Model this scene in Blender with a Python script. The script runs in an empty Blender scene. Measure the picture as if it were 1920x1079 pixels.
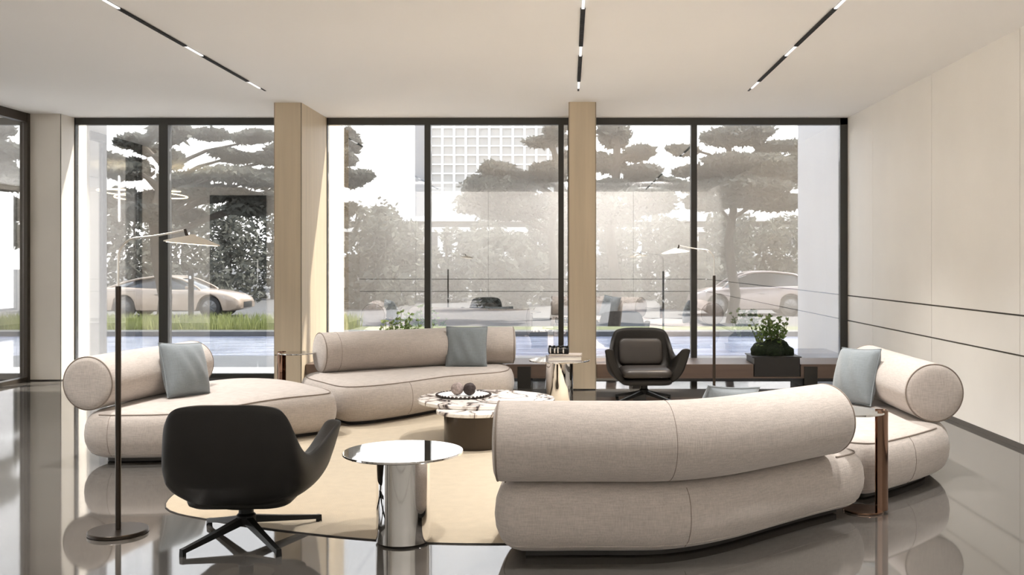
import bpy, bmesh, math, random
from mathutils import Vector, Matrix, Euler

random.seed(7)
dg = math.radians
S = bpy.context.scene
COL = S.collection
F, U0, V0, H = 1850.0, 1066.0, 494.0, 1.32      # focal length (px), vanishing point (px), eye height (m)
CEIL, WIN, RW = 3.0, 11.41, 3.22                 # ceiling height, window plane, right wall
LW = -6.09                                       # glazed left wall
PI = math.pi

def at(u, v, Y):
    return Vector(((u - U0) * Y / F, Y, H - (v - V0) * Y / F))

# ------------------------------------------------------------------ materials
def nt(name):
    m = bpy.data.materials.new(name); m.use_nodes = True
    t = m.node_tree; t.nodes.clear()
    out = t.nodes.new('ShaderNodeOutputMaterial')
    return m, t, out

def pbr(name, col, rough=0.5, metal=0.0, var=0.0, scale=6.0, stretch=(1, 1, 1), bump=0.0, bscale=60.0,
        bstretch=(1, 1, 1), spec=0.5, coat=0.0, sheen=0.0, col2=None, emit=None, estr=0.0, subsurf=0.0):
    m, t, out = nt(name)
    p = t.nodes.new('ShaderNodeBsdfPrincipled')
    p.inputs['Base Color'].default_value = (*col, 1)
    p.inputs['Roughness'].default_value = rough
    p.inputs['Metallic'].default_value = metal
    p.inputs['Specular IOR Level'].default_value = spec
    p.inputs['Coat Weight'].default_value = coat
    p.inputs['Sheen Weight'].default_value = sheen
    if emit:
        p.inputs['Emission Color'].default_value = (*emit, 1)
        p.inputs['Emission Strength'].default_value = estr
    tc = t.nodes.new('ShaderNodeTexCoord')
    if var > 0 or col2:
        mp = t.nodes.new('ShaderNodeMapping'); mp.inputs['Scale'].default_value = stretch
        t.links.new(tc.outputs['Object'], mp.inputs['Vector'])
        n = t.nodes.new('ShaderNodeTexNoise'); n.inputs['Scale'].default_value = scale
        n.inputs['Detail'].default_value = 6
        t.links.new(mp.outputs['Vector'], n.inputs['Vector'])
        r = t.nodes.new('ShaderNodeValToRGB')
        c2 = col2 or tuple(min(1, c * (1 + var)) for c in col)
        c1 = col if col2 else tuple(c * (1 - var) for c in col)
        r.color_ramp.elements[0].color = (*c1, 1); r.color_ramp.elements[0].position = 0.3
        r.color_ramp.elements[1].color = (*c2, 1); r.color_ramp.elements[1].position = 0.7
        t.links.new(n.outputs['Fac'], r.inputs['Fac'])
        t.links.new(r.outputs['Color'], p.inputs['Base Color'])
    if bump > 0:
        mp = t.nodes.new('ShaderNodeMapping'); mp.inputs['Scale'].default_value = bstretch
        t.links.new(tc.outputs['Object'], mp.inputs['Vector'])
        n = t.nodes.new('ShaderNodeTexNoise'); n.inputs['Scale'].default_value = bscale
        n.inputs['Detail'].default_value = 3
        t.links.new(mp.outputs['Vector'], n.inputs['Vector'])
        b = t.nodes.new('ShaderNodeBump'); b.inputs['Strength'].default_value = bump
        b.inputs['Distance'].default_value = 0.01
        t.links.new(n.outputs['Fac'], b.inputs['Height'])
        t.links.new(b.outputs['Normal'], p.inputs['Normal'])
    t.links.new(p.outputs[0], out.inputs[0])
    return m

def glass_mat(name, refl, tint=(1, 1, 1)):
    m, t, out = nt(name)
    tr = t.nodes.new('ShaderNodeBsdfTransparent'); tr.inputs[0].default_value = (*tint, 1)
    gl = t.nodes.new('ShaderNodeBsdfGlossy'); gl.inputs['Roughness'].default_value = 0.0
    gl.inputs[0].default_value = (0.97, 0.97, 0.98, 1)
    mx = t.nodes.new('ShaderNodeMixShader')
    ge = t.nodes.new('ShaderNodeNewGeometry'); dt = t.nodes.new('ShaderNodeVectorMath'); dt.operation = 'DOT_PRODUCT'
    t.links.new(ge.outputs['Incoming'], dt.inputs[0]); t.links.new(ge.outputs['Normal'], dt.inputs[1])
    def mth(op, a, b=None):
        n = t.nodes.new('ShaderNodeMath'); n.operation = op; n.use_clamp = op in ('ADD', 'SUBTRACT')
        for i, x in enumerate((a, b)):
            if x is None: continue
            if isinstance(x, (int, float)): n.inputs[i].default_value = x
            else: t.links.new(x, n.inputs[i])
        return n.outputs[0]
    ab = mth('ABSOLUTE', dt.outputs['Value']); sch = mth('POWER', mth('SUBTRACT', 1.0, ab), 5.0)
    ad_ = mth('ADD', mth('MULTIPLY', sch, .9 - refl), refl + .035)
    class ad: outputs = [ad_]
    t.links.new(ad.outputs[0], mx.inputs[0])
    t.links.new(tr.outputs[0], mx.inputs[1]); t.links.new(gl.outputs[0], mx.inputs[2])
    t.links.new(mx.outputs[0], out.inputs[0])
    return m

def floor_mat():
    m, t, out = nt('polished_floor')
    tc = t.nodes.new('ShaderNodeTexCoord')
    n = t.nodes.new('ShaderNodeTexNoise'); n.inputs['Scale'].default_value = 0.8; n.inputs['Detail'].default_value = 8
    t.links.new(tc.outputs['Object'], n.inputs['Vector'])
    r = t.nodes.new('ShaderNodeValToRGB')
    r.color_ramp.elements[0].color = (0.072, 0.067, 0.061, 1); r.color_ramp.elements[0].position = .3
    r.color_ramp.elements[1].color = (0.098, 0.092, 0.085, 1); r.color_ramp.elements[1].position = .7
    t.links.new(n.outputs['Fac'], r.inputs['Fac'])
    d = t.nodes.new('ShaderNodeBsdfDiffuse'); t.links.new(r.outputs['Color'], d.inputs[0])
    g = t.nodes.new('ShaderNodeBsdfGlossy'); g.inputs['Roughness'].default_value = 0.05
    g.inputs[0].default_value = (0.95, 0.94, 0.93, 1)
    fr = t.nodes.new('ShaderNodeFresnel'); fr.inputs[0].default_value = 1.55
    mu = t.nodes.new('ShaderNodeMath'); mu.operation = 'MULTIPLY_ADD'; mu.use_clamp = True
    mu.inputs[1].default_value = 0.60; mu.inputs[2].default_value = 0.15
    t.links.new(fr.outputs[0], mu.inputs[0])
    mx = t.nodes.new('ShaderNodeMixShader'); t.links.new(mu.outputs[0], mx.inputs[0])
    t.links.new(d.outputs[0], mx.inputs[1]); t.links.new(g.outputs[0], mx.inputs[2])
    t.links.new(mx.outputs[0], out.inputs[0])
    return m

def fabric_mat(name, col, weave=1.0):
    """woven upholstery: fine slubby threads, mostly upright"""
    m, t, out = nt(name)
    p = t.nodes.new('ShaderNodeBsdfPrincipled'); p.inputs['Roughness'].default_value = 0.9
    p.inputs['Specular IOR Level'].default_value = 0.2; p.inputs['Sheen Weight'].default_value = 0.25
    p.inputs['Sheen Roughness'].default_value = 0.5
    tc = t.nodes.new('ShaderNodeTexCoord')
    def noise(stretch, sc):
        mp = t.nodes.new('ShaderNodeMapping'); mp.inputs['Scale'].default_value = stretch
        t.links.new(tc.outputs['Object'], mp.inputs['Vector'])
        n = t.nodes.new('ShaderNodeTexNoise'); n.inputs['Scale'].default_value = sc; n.inputs['Detail'].default_value = 3
        t.links.new(mp.outputs['Vector'], n.inputs['Vector']); return n
    a = noise((1, 1, .12), 190); b = noise((.12, .12, 1), 170); c = noise((1, 1, 1), 3.0)
    mx = t.nodes.new('ShaderNodeMath'); mx.operation = 'ADD'
    t.links.new(a.outputs['Fac'], mx.inputs[0]); t.links.new(b.outputs['Fac'], mx.inputs[1])
    m2 = t.nodes.new('ShaderNodeMath'); m2.operation = 'MULTIPLY_ADD'; m2.inputs[1].default_value = 0.30
    t.links.new(c.outputs['Fac'], m2.inputs[0]); t.links.new(mx.outputs[0], m2.inputs[2])
    r = t.nodes.new('ShaderNodeValToRGB')
    k = 0.14 * weave
    r.color_ramp.elements[0].position = 0.85 / 1.6; r.color_ramp.elements[1].position = 1.42 / 1.6
    r.color_ramp.elements[0].color = (*[x * (1 - k) for x in col], 1)
    r.color_ramp.elements[1].color = (*[min(1, x * (1 + k * .8)) for x in col], 1)
    dv = t.nodes.new('ShaderNodeMath'); dv.operation = 'DIVIDE'; dv.inputs[1].default_value = 1.6
    t.links.new(m2.outputs[0], dv.inputs[0]); t.links.new(dv.outputs[0], r.inputs['Fac'])
    t.links.new(r.outputs['Color'], p.inputs['Base Color'])
    bp = t.nodes.new('ShaderNodeBump'); bp.inputs['Strength'].default_value = 0.25 * weave; bp.inputs['Distance'].default_value = 0.004
    t.links.new(mx.outputs[0], bp.inputs['Height']); t.links.new(bp.outputs[0], p.inputs['Normal'])
    t.links.new(p.outputs[0], out.inputs[0])
    return m

def marble_mat():
    m, t, out = nt('veined_marble')
    p = t.nodes.new('ShaderNodeBsdfPrincipled'); p.inputs['Roughness'].default_value = 0.08
    tc = t.nodes.new('ShaderNodeTexCoord')
    n = t.nodes.new('ShaderNodeTexNoise'); n.inputs['Scale'].default_value = 3.6; n.inputs['Detail'].default_value = 8
    n.inputs['Distortion'].default_value = 1.3
    t.links.new(tc.outputs['Object'], n.inputs['Vector'])
    r = t.nodes.new('ShaderNodeValToRGB')
    e = r.color_ramp.elements
    e[0].position = 0.0; e[0].color = (0.86, 0.83, 0.79, 1)
    e[1].position = 1.0; e[1].color = (0.86, 0.83, 0.79, 1)
    for pos, c in ((.42, (.86, .83, .79)), (.46, (.55, .48, .44)), (.478, (.05, .04, .045)), (.497, (.07, .055, .05)),
                   (.52, (.60, .53, .48)), (.56, (.86, .83, .79))):
        x = e.new(pos); x.color = (*c, 1)
    t.links.new(n.outputs['Fac'], r.inputs['Fac']); t.links.new(r.outputs['Color'], p.inputs['Base Color'])
    t.links.new(p.outputs[0], out.inputs[0])
    return m

def leaf_mat(name, c1, c2):
    m, t, out = nt(name)
    d = t.nodes.new('ShaderNodeBsdfDiffuse'); tl = t.nodes.new('ShaderNodeBsdfTranslucent')
    tc = t.nodes.new('ShaderNodeTexCoord'); n = t.nodes.new('ShaderNodeTexNoise'); n.inputs['Scale'].default_value = 3.0
    t.links.new(tc.outputs['Object'], n.inputs['Vector'])
    r = t.nodes.new('ShaderNodeValToRGB'); r.color_ramp.elements[0].color = (*c1, 1); r.color_ramp.elements[1].color = (*c2, 1)
    r.color_ramp.elements[0].position = .35; r.color_ramp.elements[1].position = .65
    t.links.new(n.outputs['Fac'], r.inputs['Fac'])
    t.links.new(r.outputs[0], d.inputs[0]); t.links.new(r.outputs[0], tl.inputs[0])
    mx = t.nodes.new('ShaderNodeMixShader'); mx.inputs[0].default_value = 0.3
    t.links.new(d.outputs[0], mx.inputs[1]); t.links.new(tl.outputs[0], mx.inputs[2]); t.links.new(mx.outputs[0], out.inputs[0])
    return m

def water_mat():
    m, t, out = nt('rippled_water')
    p = t.nodes.new('ShaderNodeBsdfPrincipled'); p.inputs['Roughness'].default_value = 0.22
    p.inputs['Base Color'].default_value = (0.17, 0.20, 0.30, 1)
    tc = t.nodes.new('ShaderNodeTexCoord'); mp = t.nodes.new('ShaderNodeMapping'); mp.inputs['Scale'].default_value = (.5, 2.6, 1)
    t.links.new(tc.outputs['Object'], mp.inputs['Vector'])
    n = t.nodes.new('ShaderNodeTexNoise'); n.inputs['Scale'].default_value = 1.6; n.inputs['Detail'].default_value = 5
    t.links.new(mp.outputs[0], n.inputs['Vector'])
    r = t.nodes.new('ShaderNodeValToRGB'); r.color_ramp.elements[0].color = (.07, .085, .14, 1); r.color_ramp.elements[1].color = (.20, .225, .30, 1)
    r.color_ramp.elements[0].position = .35; r.color_ramp.elements[1].position = .65
    t.links.new(n.outputs['Fac'], r.inputs['Fac']); t.links.new(r.outputs[0], p.inputs['Base Color'])
    b = t.nodes.new('ShaderNodeBump'); b.inputs['Strength'].default_value = 0.5; b.inputs['Distance'].default_value = .05
    t.links.new(n.outputs['Fac'], b.inputs['Height']); t.links.new(b.outputs[0], p.inputs['Normal'])
    t.links.new(p.outputs[0], out.inputs[0])
    return m

def emit_mat(name, col, s):
    m, t, out = nt(name)
    e = t.nodes.new('ShaderNodeEmission'); e.inputs[0].default_value = (*col, 1); e.inputs[1].default_value = s
    t.links.new(e.outputs[0], out.inputs[0]); return m

M = dict(
    floor=floor_mat(),
    ceiling=pbr('ceiling_paint', (.88, .87, .855), .85, var=.02, scale=.5),
    panel=pbr('cream_wall_panel', (.84, .815, .77), .55, var=.03, scale=1.3),
    groove=pbr('panel_joint', (.10, .09, .08), .8),
    column=pbr('tan_wood_panel', (.60, .50, .365), .5, var=.07, scale=2.5, stretch=(7, 7, .35)),
    corner=pbr('pale_stone_panel', (.70, .655, .59), .5, var=.04, scale=1.5),
    reveal=pbr('dark_reveal', (.035, .03, .025), .6),
    frame=pbr('dark_window_metal', (.055, .055, .052), .45, .3),
    frame2=pbr('brown_window_metal', (.05, .04, .03), .45, .3),
    glass=glass_mat('coated_glass', .33),
    glass_l=glass_mat('clear_glass', .07),
    fabric=fabric_mat('cream_woven_fabric', (.45, .402, .366)),
    piping=pbr('taupe_piping', (.22, .18, .15), .8),
    plinth=pbr('dark_plinth', (.03, .027, .025), .7),
    cushion=fabric_mat('blue_grey_linen', (.20, .225, .24), .6),
    leather=pbr('dark_brown_leather', (.0115, .0100, .0086), .5, spec=.3, var=.10, scale=9, bump=.06, bscale=160),
    leather_in=pbr('brown_leather', (.026, .021, .0175), .45, var=.10, scale=9, bump=.06, bscale=160),
    black=pbr('black_metal', (.012, .012, .012), .35, .6),
    bronze_dark=pbr('dark_bronze', (.045, .035, .028), .3, .7),
    silver=pbr('satin_silver', (.72, .70, .67), .28, .9),
    shade=pbr('cream_lamp_shade', (.82, .76, .66), .5),
    chrome=pbr('mirror_chrome', (.86, .85, .84), .02, 1.0),
    copper=pbr('polished_bronze', (.25, .155, .11), .09, 1.0),
    smoked=pbr('pale_mirror_top', (.74, .74, .72), .06, 1.0),
    rug=pbr('sand_rug', (.47, .395, .29), .95, var=.05, scale=14, bump=.35, bscale=220, sheen=.2),
    rug_edge=pbr('rug_binding', (.05, .045, .04), .9),
    marble=marble_mat(),
    pedestal=pbr('bronze_pedestal', (.06, .049, .040), .16, .8),
    ball1=pbr('knobbly_taupe_ball', (.30, .24, .22), .8, var=.4, scale=60, bump=.6, bscale=90),
    ball2=pbr('dark_knobbly_ball', (.028, .016, .014), .7, bump=.5, bscale=90),
    white=pbr('white_ceramic', (.82, .80, .77), .3),
    bench=pbr('walnut_bench', (.155, .105, .080), .4, var=.12, scale=3, stretch=(.5, 6, 6)),
    bench_leg=pbr('dark_bench_leg', (.022, .019, .015), .5),
    planter=pbr('dark_planter', (.026, .023, .021), .45),
    moss=pbr('moss', (.012, .022, .008), .95, var=.5, scale=30, bump=1.0, bscale=70),
    leaf=leaf_mat('green_leaf', (.12, .19, .06), (.38, .45, .22)),
    stem=pbr('stem', (.10, .10, .05), .8),
    book1=pbr('grey_book_cover', (.26, .23, .225), .5),
    book2=pbr('taupe_book_cover', (.42, .36, .31), .5),
    pages=pbr('book_pages', (.75, .70, .62), .9),
    track=pbr('black_track', (.006, .006, .006), .7),
    lit=emit_mat('lit_diffuser', (1.0, .95, .90), .40),
    lampglow=emit_mat('lamp_diffuser', (1.0, .86, .68), 1.6),
    gold=emit_mat('lit_ring', (1.0, .80, .45), 5.0),
    stick=emit_mat('lit_stick', (1.0, .95, .88), 3.0),
    # outdoors
    stone=pbr('white_stone', (.80, .79, .77), .6, var=.04, scale=2),
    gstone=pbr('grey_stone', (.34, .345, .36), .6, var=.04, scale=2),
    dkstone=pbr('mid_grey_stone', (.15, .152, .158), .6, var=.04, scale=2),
    dstone=pbr('dark_stone', (.075, .078, .083), .5, var=.15, scale=3),
    water=water_mat(),
    asphalt=pbr('asphalt', (.07, .07, .072), .9, var=.1, scale=4),
    grass=leaf_mat('grass_blades', (.17, .20, .07), (.33, .35, .15)),
    soil=pbr('soil', (.10, .11, .05), .95),
    pine=leaf_mat('pine_needles', (.085, .090, .080), (.13, .133, .118)),
    shrub=leaf_mat('shrub_leaves', (.095, .099, .086), (.14, .143, .125)),
    bark=pbr('bark', (.06, .05, .04), .95, var=.3, scale=12, bump=.6, bscale=20),
    concrete=pbr('pale_facade', (.62, .61, .60), .7),
    facade=pbr('white_fins', (.80, .80, .79), .6),
    pane=pbr('tower_glass', (.40, .40, .39), .25, .2),
    ppane=pbr('podium_glass', (.10, .10, .105), .3, .1),
    gpane=pbr('grey_facade', (.30, .31, .33), .5),
    carpaint=pbr('champagne_car_paint', (.34, .27, .21), .3, .3, coat=.6),
    carpaint2=pbr('pale_rose_car_paint', (.27, .22, .205), .3, .3, coat=.6),
    carglass=pbr('car_glass', (.03, .035, .04), .08),
    tyre=pbr('tyre', (.018, .018, .018), .8),
    rim=pbr('alloy', (.16, .16, .16), .3, .8),
    lamp_glass=pbr('head_lamp', (.75, .77, .80), .1),
    red=pbr('tail_lamp', (.35, .03, .03), .2),
)

# ------------------------------------------------------------------ mesh helpers
def obj(name, bm, mat, parent=None, smooth=True, loc=None, angle=40):
    bmesh.ops.recalc_face_normals(bm, faces=bm.faces[:])
    me = bpy.data.meshes.new(name)
    if smooth:
        ca = math.radians(angle)
        for f in bm.faces: f.smooth = True
        for e in bm.edges:
            if len(e.link_faces) == 2 and e.calc_face_angle(0) > ca: e.smooth = False
    bm.to_mesh(me); bm.free()
    for mm in (mat if isinstance(mat, (list, tuple)) else [mat]): me.materials.append(mm)
    o = bpy.data.objects.new(name, me); COL.objects.link(o)
    if parent: o.parent = parent
    if loc is not None: o.location = loc
    return o

def B(): return bmesh.new()

def add_box(bm, x0, x1, y0, y1, z0, z1, bev=0.0, seg=2, mtx=None):
    vs = [bm.verts.new((x, y, z)) for z in (z0, z1) for y in (y0, y1) for x in (x0, x1)]
    fs = [(0, 2, 3, 1), (4, 5, 7, 6), (0, 1, 5, 4), (2, 6, 7, 3), (0, 4, 6, 2), (1, 3, 7, 5)]
    faces = [bm.faces.new([vs[i] for i in f]) for f in fs]
    out = list(vs)
    if bev > 0:
        es = list({e for f in faces for e in f.edges})
        r = bmesh.ops.bevel(bm, geom=es, offset=bev, segments=seg, affect='EDGES', profile=.5)
        out = list({v for f in r['faces'] for v in f.verts} | {v for v in vs if v.is_valid})
    if mtx is not None: bmesh.ops.transform(bm, matrix=mtx, verts=out)
    return out

def add_lathe(bm, prof, c=(0, 0, 0), seg=48, cap=True):
    """prof: list of (r, z) from bottom to top"""
    rings = []
    for r, z in prof:
        rings.append([bm.verts.new((c[0] + r * math.cos(2 * PI * i / seg), c[1] + r * math.sin(2 * PI * i / seg), c[2] + z)) for i in range(seg)])
    for a, b in zip(rings, rings[1:]):
        for i in range(seg):
            j = (i + 1) % seg
            bm.faces.new((a[i], a[j], b[j], b[i]))
    if cap:
        bm.faces.new(rings[0][::-1]); bm.faces.new(rings[-1])
    return [v for r in rings for v in r]

def add_tube(bm, pts, r, seg=8, closed=False, flat=1.0):
    pts = [Vector(p) for p in pts]; n = len(pts)
    rr = r if isinstance(r, (list, tuple)) else [r] * n
    rings = []; prev = None
    for i, p in enumerate(pts):
        if closed: t = pts[(i + 1) % n] - pts[i - 1]
        else: t = pts[min(i + 1, n - 1)] - pts[max(i - 1, 0)]
        t.normalize()
        ref = prev if prev is not None else (Vector((0, 0, 1)) if abs(t.z) < .9 else Vector((1, 0, 0)))
        a = (ref - t * ref.dot(t)).normalized(); b = t.cross(a); prev = a
        rings.append([bm.verts.new(p + rr[i] * (math.cos(2 * PI * k / seg) * b + flat * math.sin(2 * PI * k / seg) * a)) for k in range(seg)])
    for i in range(n if closed else n - 1):
        A, C = rings[i], rings[(i + 1) % n]
        for k in range(seg):
            l = (k + 1) % seg
            bm.faces.new((A[k], A[l], C[l], C[k]))
    if not closed:
        bm.faces.new(rings[0][::-1]); bm.faces.new(rings[-1])

def catmull(pts, closed, per=8):
    pts = [Vector(p) for p in pts]; n = len(pts); out = []
    for i in range(n if closed else n - 1):
        if closed: p0, p1, p2, p3 = pts[i - 1], pts[i], pts[(i + 1) % n], pts[(i + 2) % n]
        else:
            p1, p2 = pts[i], pts[i + 1]
            p0 = pts[i - 1] if i > 0 else p1 * 2 - p2
            p3 = pts[i + 2] if i + 2 < n else p2 * 2 - p1
        # centripetal
        def tj(t, a, b): return t + max((b - a).length, 1e-5) ** .5
        t0 = 0; t1 = tj(t0, p0, p1); t2 = tj(t1, p1, p2); t3 = tj(t2, p2, p3)
        for k in range(per):
            t = t1 + (t2 - t1) * k / per
            A1 = p0 * ((t1 - t) / (t1 - t0)) + p1 * ((t - t0) / (t1 - t0))
            A2 = p1 * ((t2 - t) / (t2 - t1)) + p2 * ((t - t1) / (t2 - t1))
            A3 = p2 * ((t3 - t) / (t3 - t2)) + p3 * ((t - t2) / (t3 - t2))
            B1 = A1 * ((t2 - t) / (t2 - t0)) + A2 * ((t - t0) / (t2 - t0))
            B2 = A2 * ((t3 - t) / (t3 - t1)) + A3 * ((t - t1) / (t3 - t1))
            out.append(B1 * ((t2 - t) / (t2 - t1)) + B2 * ((t - t1) / (t2 - t1)))
    if not closed: out.append(pts[-1])
    return out

def resample(pts, n, closed):
    P = pts + ([pts[0]] if closed else [])
    L = [0]
    for a, b in zip(P, P[1:]): L.append(L[-1] + (b - a).length)
    out = []; k = 0
    for i in range(n):
        d = L[-1] * i / (n if closed else n - 1)
        while k < len(L) - 2 and L[k + 1] < d: k += 1
        s = (d - L[k]) / max(L[k + 1] - L[k], 1e-9)
        out.append(P[k].lerp(P[k + 1], min(max(s, 0), 1)))
    return out

def tag(o, label, cat, group=None, kind=None):
    if label: o['label'] = label
    if cat: o['category'] = cat
    if group: o['group'] = group
    if kind: o['kind'] = kind
    return o

def thing(name, loc, label, cat, group=None, rz=0.0):
    o = bpy.data.objects.new(name, None); COL.objects.link(o)
    o.location = loc; o.rotation_euler = (0, 0, rz); o.empty_display_size = .1
    return tag(o, label, cat, group)

def struct(o):
    o['kind'] = 'structure'; return o

def sempty(name, loc=(0, 0, 0)):
    o = bpy.data.objects.new(name, None); COL.objects.link(o); o.location = loc
    return struct(o)

def copy_tree(o, parent=None):
    c = o.copy(); COL.objects.link(c)
    if parent: c.parent = parent
    for ch in list(o.children): copy_tree(ch, c)
    return c

# ------------------------------------------------------------------ camera
cam = bpy.data.cameras.new('camera'); co = bpy.data.objects.new('camera', cam); COL.objects.link(co)
co.location = (0, 0, H); co.rotation_euler = (PI / 2, 0, 0)
cam.sensor_width = 36; cam.lens = 36 * F / 1920
cam.shift_x = (960 - U0) / 1920; cam.shift_y = -(539.5 - V0) / 1920
cam.clip_end = 2000
S.camera = co

# ------------------------------------------------------------------ room shell
XL, YB = -12.0, -0.3
bm = B(); add_box(bm, XL - .2, RW + .2, YB - .2, WIN + .06, -.2, 0); struct(obj('floor', bm, M['floor'], smooth=False))
bm = B(); add_box(bm, XL - .2, RW + .2, YB - .2, WIN + .10, CEIL, CEIL + .3); struct(obj('ceiling', bm, M['ceiling'], smooth=False))

def panel_wall(name, length, place, off=0.0):
    """panelled wall with recessed joints; local x along the wall, y = depth into the wall, face at y=0"""
    bm = B(); g = .006
    xs = [0] + [x for x in place if 0 < x < length] + [length]
    zs = [(.036, .66 - .007), (.66 + .007, .947 - .007), (.947 + .007, CEIL)]
    for a, b in zip(xs, xs[1:]):
        for z0, z1 in zs:
            add_box(bm, a + (g / 2 if a else 0), b - (g / 2 if b < length else 0), 0, .02, z0, z1)
    n0 = len(bm.faces)
    add_box(bm, 0, length, .018, .12, 0, CEIL)
    bm.faces.ensure_lookup_table()
    for f in bm.faces[n0:]: f.material_index = 1
    return struct(obj(name, bm, [M['panel'], M['groove']], smooth=False))

w = panel_wall('wall_right', WIN + .1 - YB, [WIN + .1 - y for y in (10.45, 8.75, 7.04, 5.34, 3.64, 1.94, .24)])
w.location = (RW, WIN + .1, 0); w.rotation_euler = (0, 0, -PI / 2)
bm = B(); add_box(bm, RW - .006, RW + .02, YB, WIN, 0, .032); struct(obj('baseboard_right', bm, M['groove'], smooth=False))
w = panel_wall('wall_back', RW + 4.9, [1.7 * k for k in range(1, 5)])
w.location = (RW, YB, 0); w.rotation_euler = (0, 0, PI)
bm = B(); add_box(bm, -5.02, -4.9, YB - .12, 1.02, 0, CEIL); struct(obj('wall_back_return', bm, M['corner'], smooth=False))
bm = B(); add_box(bm, XL, -4.9, .9, 1.02, 0, CEIL); struct(obj('wall_lobby', bm, M['corner'], smooth=False))
bm = B(); add_box(bm, XL - .12, XL, .9, WIN + .1, 0, .3); add_box(bm, XL - .12, XL, .9, WIN + .1, 2.9, CEIL)
for a, b in ((.9, 1.3), (4.5, 4.9), (8.0, 8.4), (11.1, WIN + .1)): add_box(bm, XL - .12, XL, a, b, 0, CEIL)
struct(obj('wall_left', bm, M['corner'], smooth=False))
d = sempty('door_1', (-7.3, 1.03, 0))
bm = B(); add_box(bm, -.62, .62, -.01, .03, 0, 2.82, .004); obj('door_leaf', bm, M['plinth'], d)
bm = B(); add_tube(bm, [(.45, .06, .9), (.45, .06, 1.4)], .012); obj('door_handle', bm, M['silver'], d)

# columns
def column(x0, x1, y0, y1, mat, joint=None):
    o = sempty('column', ((x0 + x1) / 2, (y0 + y1) / 2, 0))
    bm = B(); w2, d2 = (x1 - x0) / 2, (y1 - y0) / 2; e = .008
    segs = [(.012, CEIL)] if not joint else [(.012, joint - .004), (joint + .004, CEIL)]
    for a, b in segs: add_box(bm, -w2 + e, w2 - e, -d2, d2, a, b)
    for a, b in segs: add_box(bm, -w2, w2, -d2 + e, d2, a, b)
    obj('cladding', bm, mat, o, smooth=False)
    bm = B(); add_box(bm, -w2 + .004, w2 - .004, -d2 + .004, d2, 0, CEIL - .001); obj('core', bm, M['reveal'], o, smooth=False)
    return o
column(-3.08, -2.79, 10.31, WIN + .85, M['column'], joint=.36)
column(.0, .288, 10.27, WIN + .85, M['column'])
column(-6.09, -5.70, 11.08, WIN + .26, M['corner'])
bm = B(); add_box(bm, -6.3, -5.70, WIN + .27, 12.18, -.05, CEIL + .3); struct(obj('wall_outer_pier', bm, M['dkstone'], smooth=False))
column(LW - .2, LW + .02, 8.06, 8.83, M['corner'])
bm = B(); add_box(bm, RW, RW + .35, WIN + .1, 13.85, -.05, CEIL + .3); struct(obj('wall_outer_fin', bm, M['gstone'], smooth=False))

# windows
GZ0, GZ1 = .045, 2.925
def window(n, x0, x1, mull, jl=.03, jr=.03):
    o = sempty('window_%d' % n, (0, WIN, 0))
    bm = B(); d0, d1 = -.03, .05
    add_box(bm, x0, x1, d0, d1, 0, GZ0)
    add_box(bm, x0, x1, d0, d1, GZ1 - .005, CEIL)
    for a, b in ((x0, x0 + jl), (x1 - jr, x1)): add_box(bm, a, b, d0, d1, 0, CEIL)
    obj('frame', bm, M['frame'], o, smooth=False)
    cuts = [x0 + jl]
    for (a, b) in mull:
        bm = B(); add_box(bm, a, b, -.05, .06, GZ0, GZ1 - .005); obj('mullion', bm, M['frame'], o, smooth=False)
        cuts += [a, b]
    cuts.append(x1 - jr)
    for a, b in zip(cuts[0::2], cuts[1::2]):
        bm = B(); add_box(bm, a + .001, b - .001, .004, .016, GZ0, GZ1); obj('glass_pane', bm, M['glass'], o, smooth=False)
    return o
px = lambda u: (u - U0) * WIN / F
window(1, -5.70, -3.08, [(px(301), px(318))], .012, .02)
window(2, -2.79, .0, [(px(797), px(808)), (px(1047), px(1057))], .008, .01)
window(3, .288, RW, [(px(1295), px(1306))], .02, .085)
window(4, XL, -6.09, [(-10.6, -10.54), (-9.1, -9.04), (-7.6, -7.54)], .06, .06)
# glazed screen on the left, seen edge-on
o = sempty('window_5', (LW, 0, 0))
bm = B()
add_box(bm, -.04, .04, 8.83, 11.08, 0, .045); add_box(bm, -.04, .04, 8.83, 11.08, 2.90, CEIL)
add_box(bm, -.04, .045, 11.02, 11.08, 0, CEIL); add_box(bm, -.04, .04, 8.83, 8.89, 0, CEIL); add_box(bm, -.04, .04, 9.9, 9.95, 0, CEIL)
obj('frame', bm, M['frame2'], o, smooth=False)
for a, b in ((8.892, 9.898), (9.952, 11.018)):
    bm = B(); add_box(bm, -.006, .006, a, b, .045, 2.90); obj('glass_pane', bm, M['glass_l'], o, smooth=False)

o = sempty('window_6', (XL - .06, 0, 0))  # invented lobby glazing, added to let in more daylight from the left
for a, b in ((1.3, 4.5), (4.9, 8.0), (8.4, 11.1)):
    bm = B(); add_box(bm, -.03, .03, a, a + .05, .3, 2.9); add_box(bm, -.03, .03, b - .05, b, .3, 2.9); add_box(bm, -.03, .03, a, b, .3, .35); add_box(bm, -.03, .03, a, b, 2.85, 2.9)
    obj('frame', bm, M['frame'], o, smooth=False)
    bm = B(); add_box(bm, -.005, .005, a + .05, b - .05, .35, 2.85); obj('glass_pane', bm, M['glass_l'], o, smooth=False)

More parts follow.
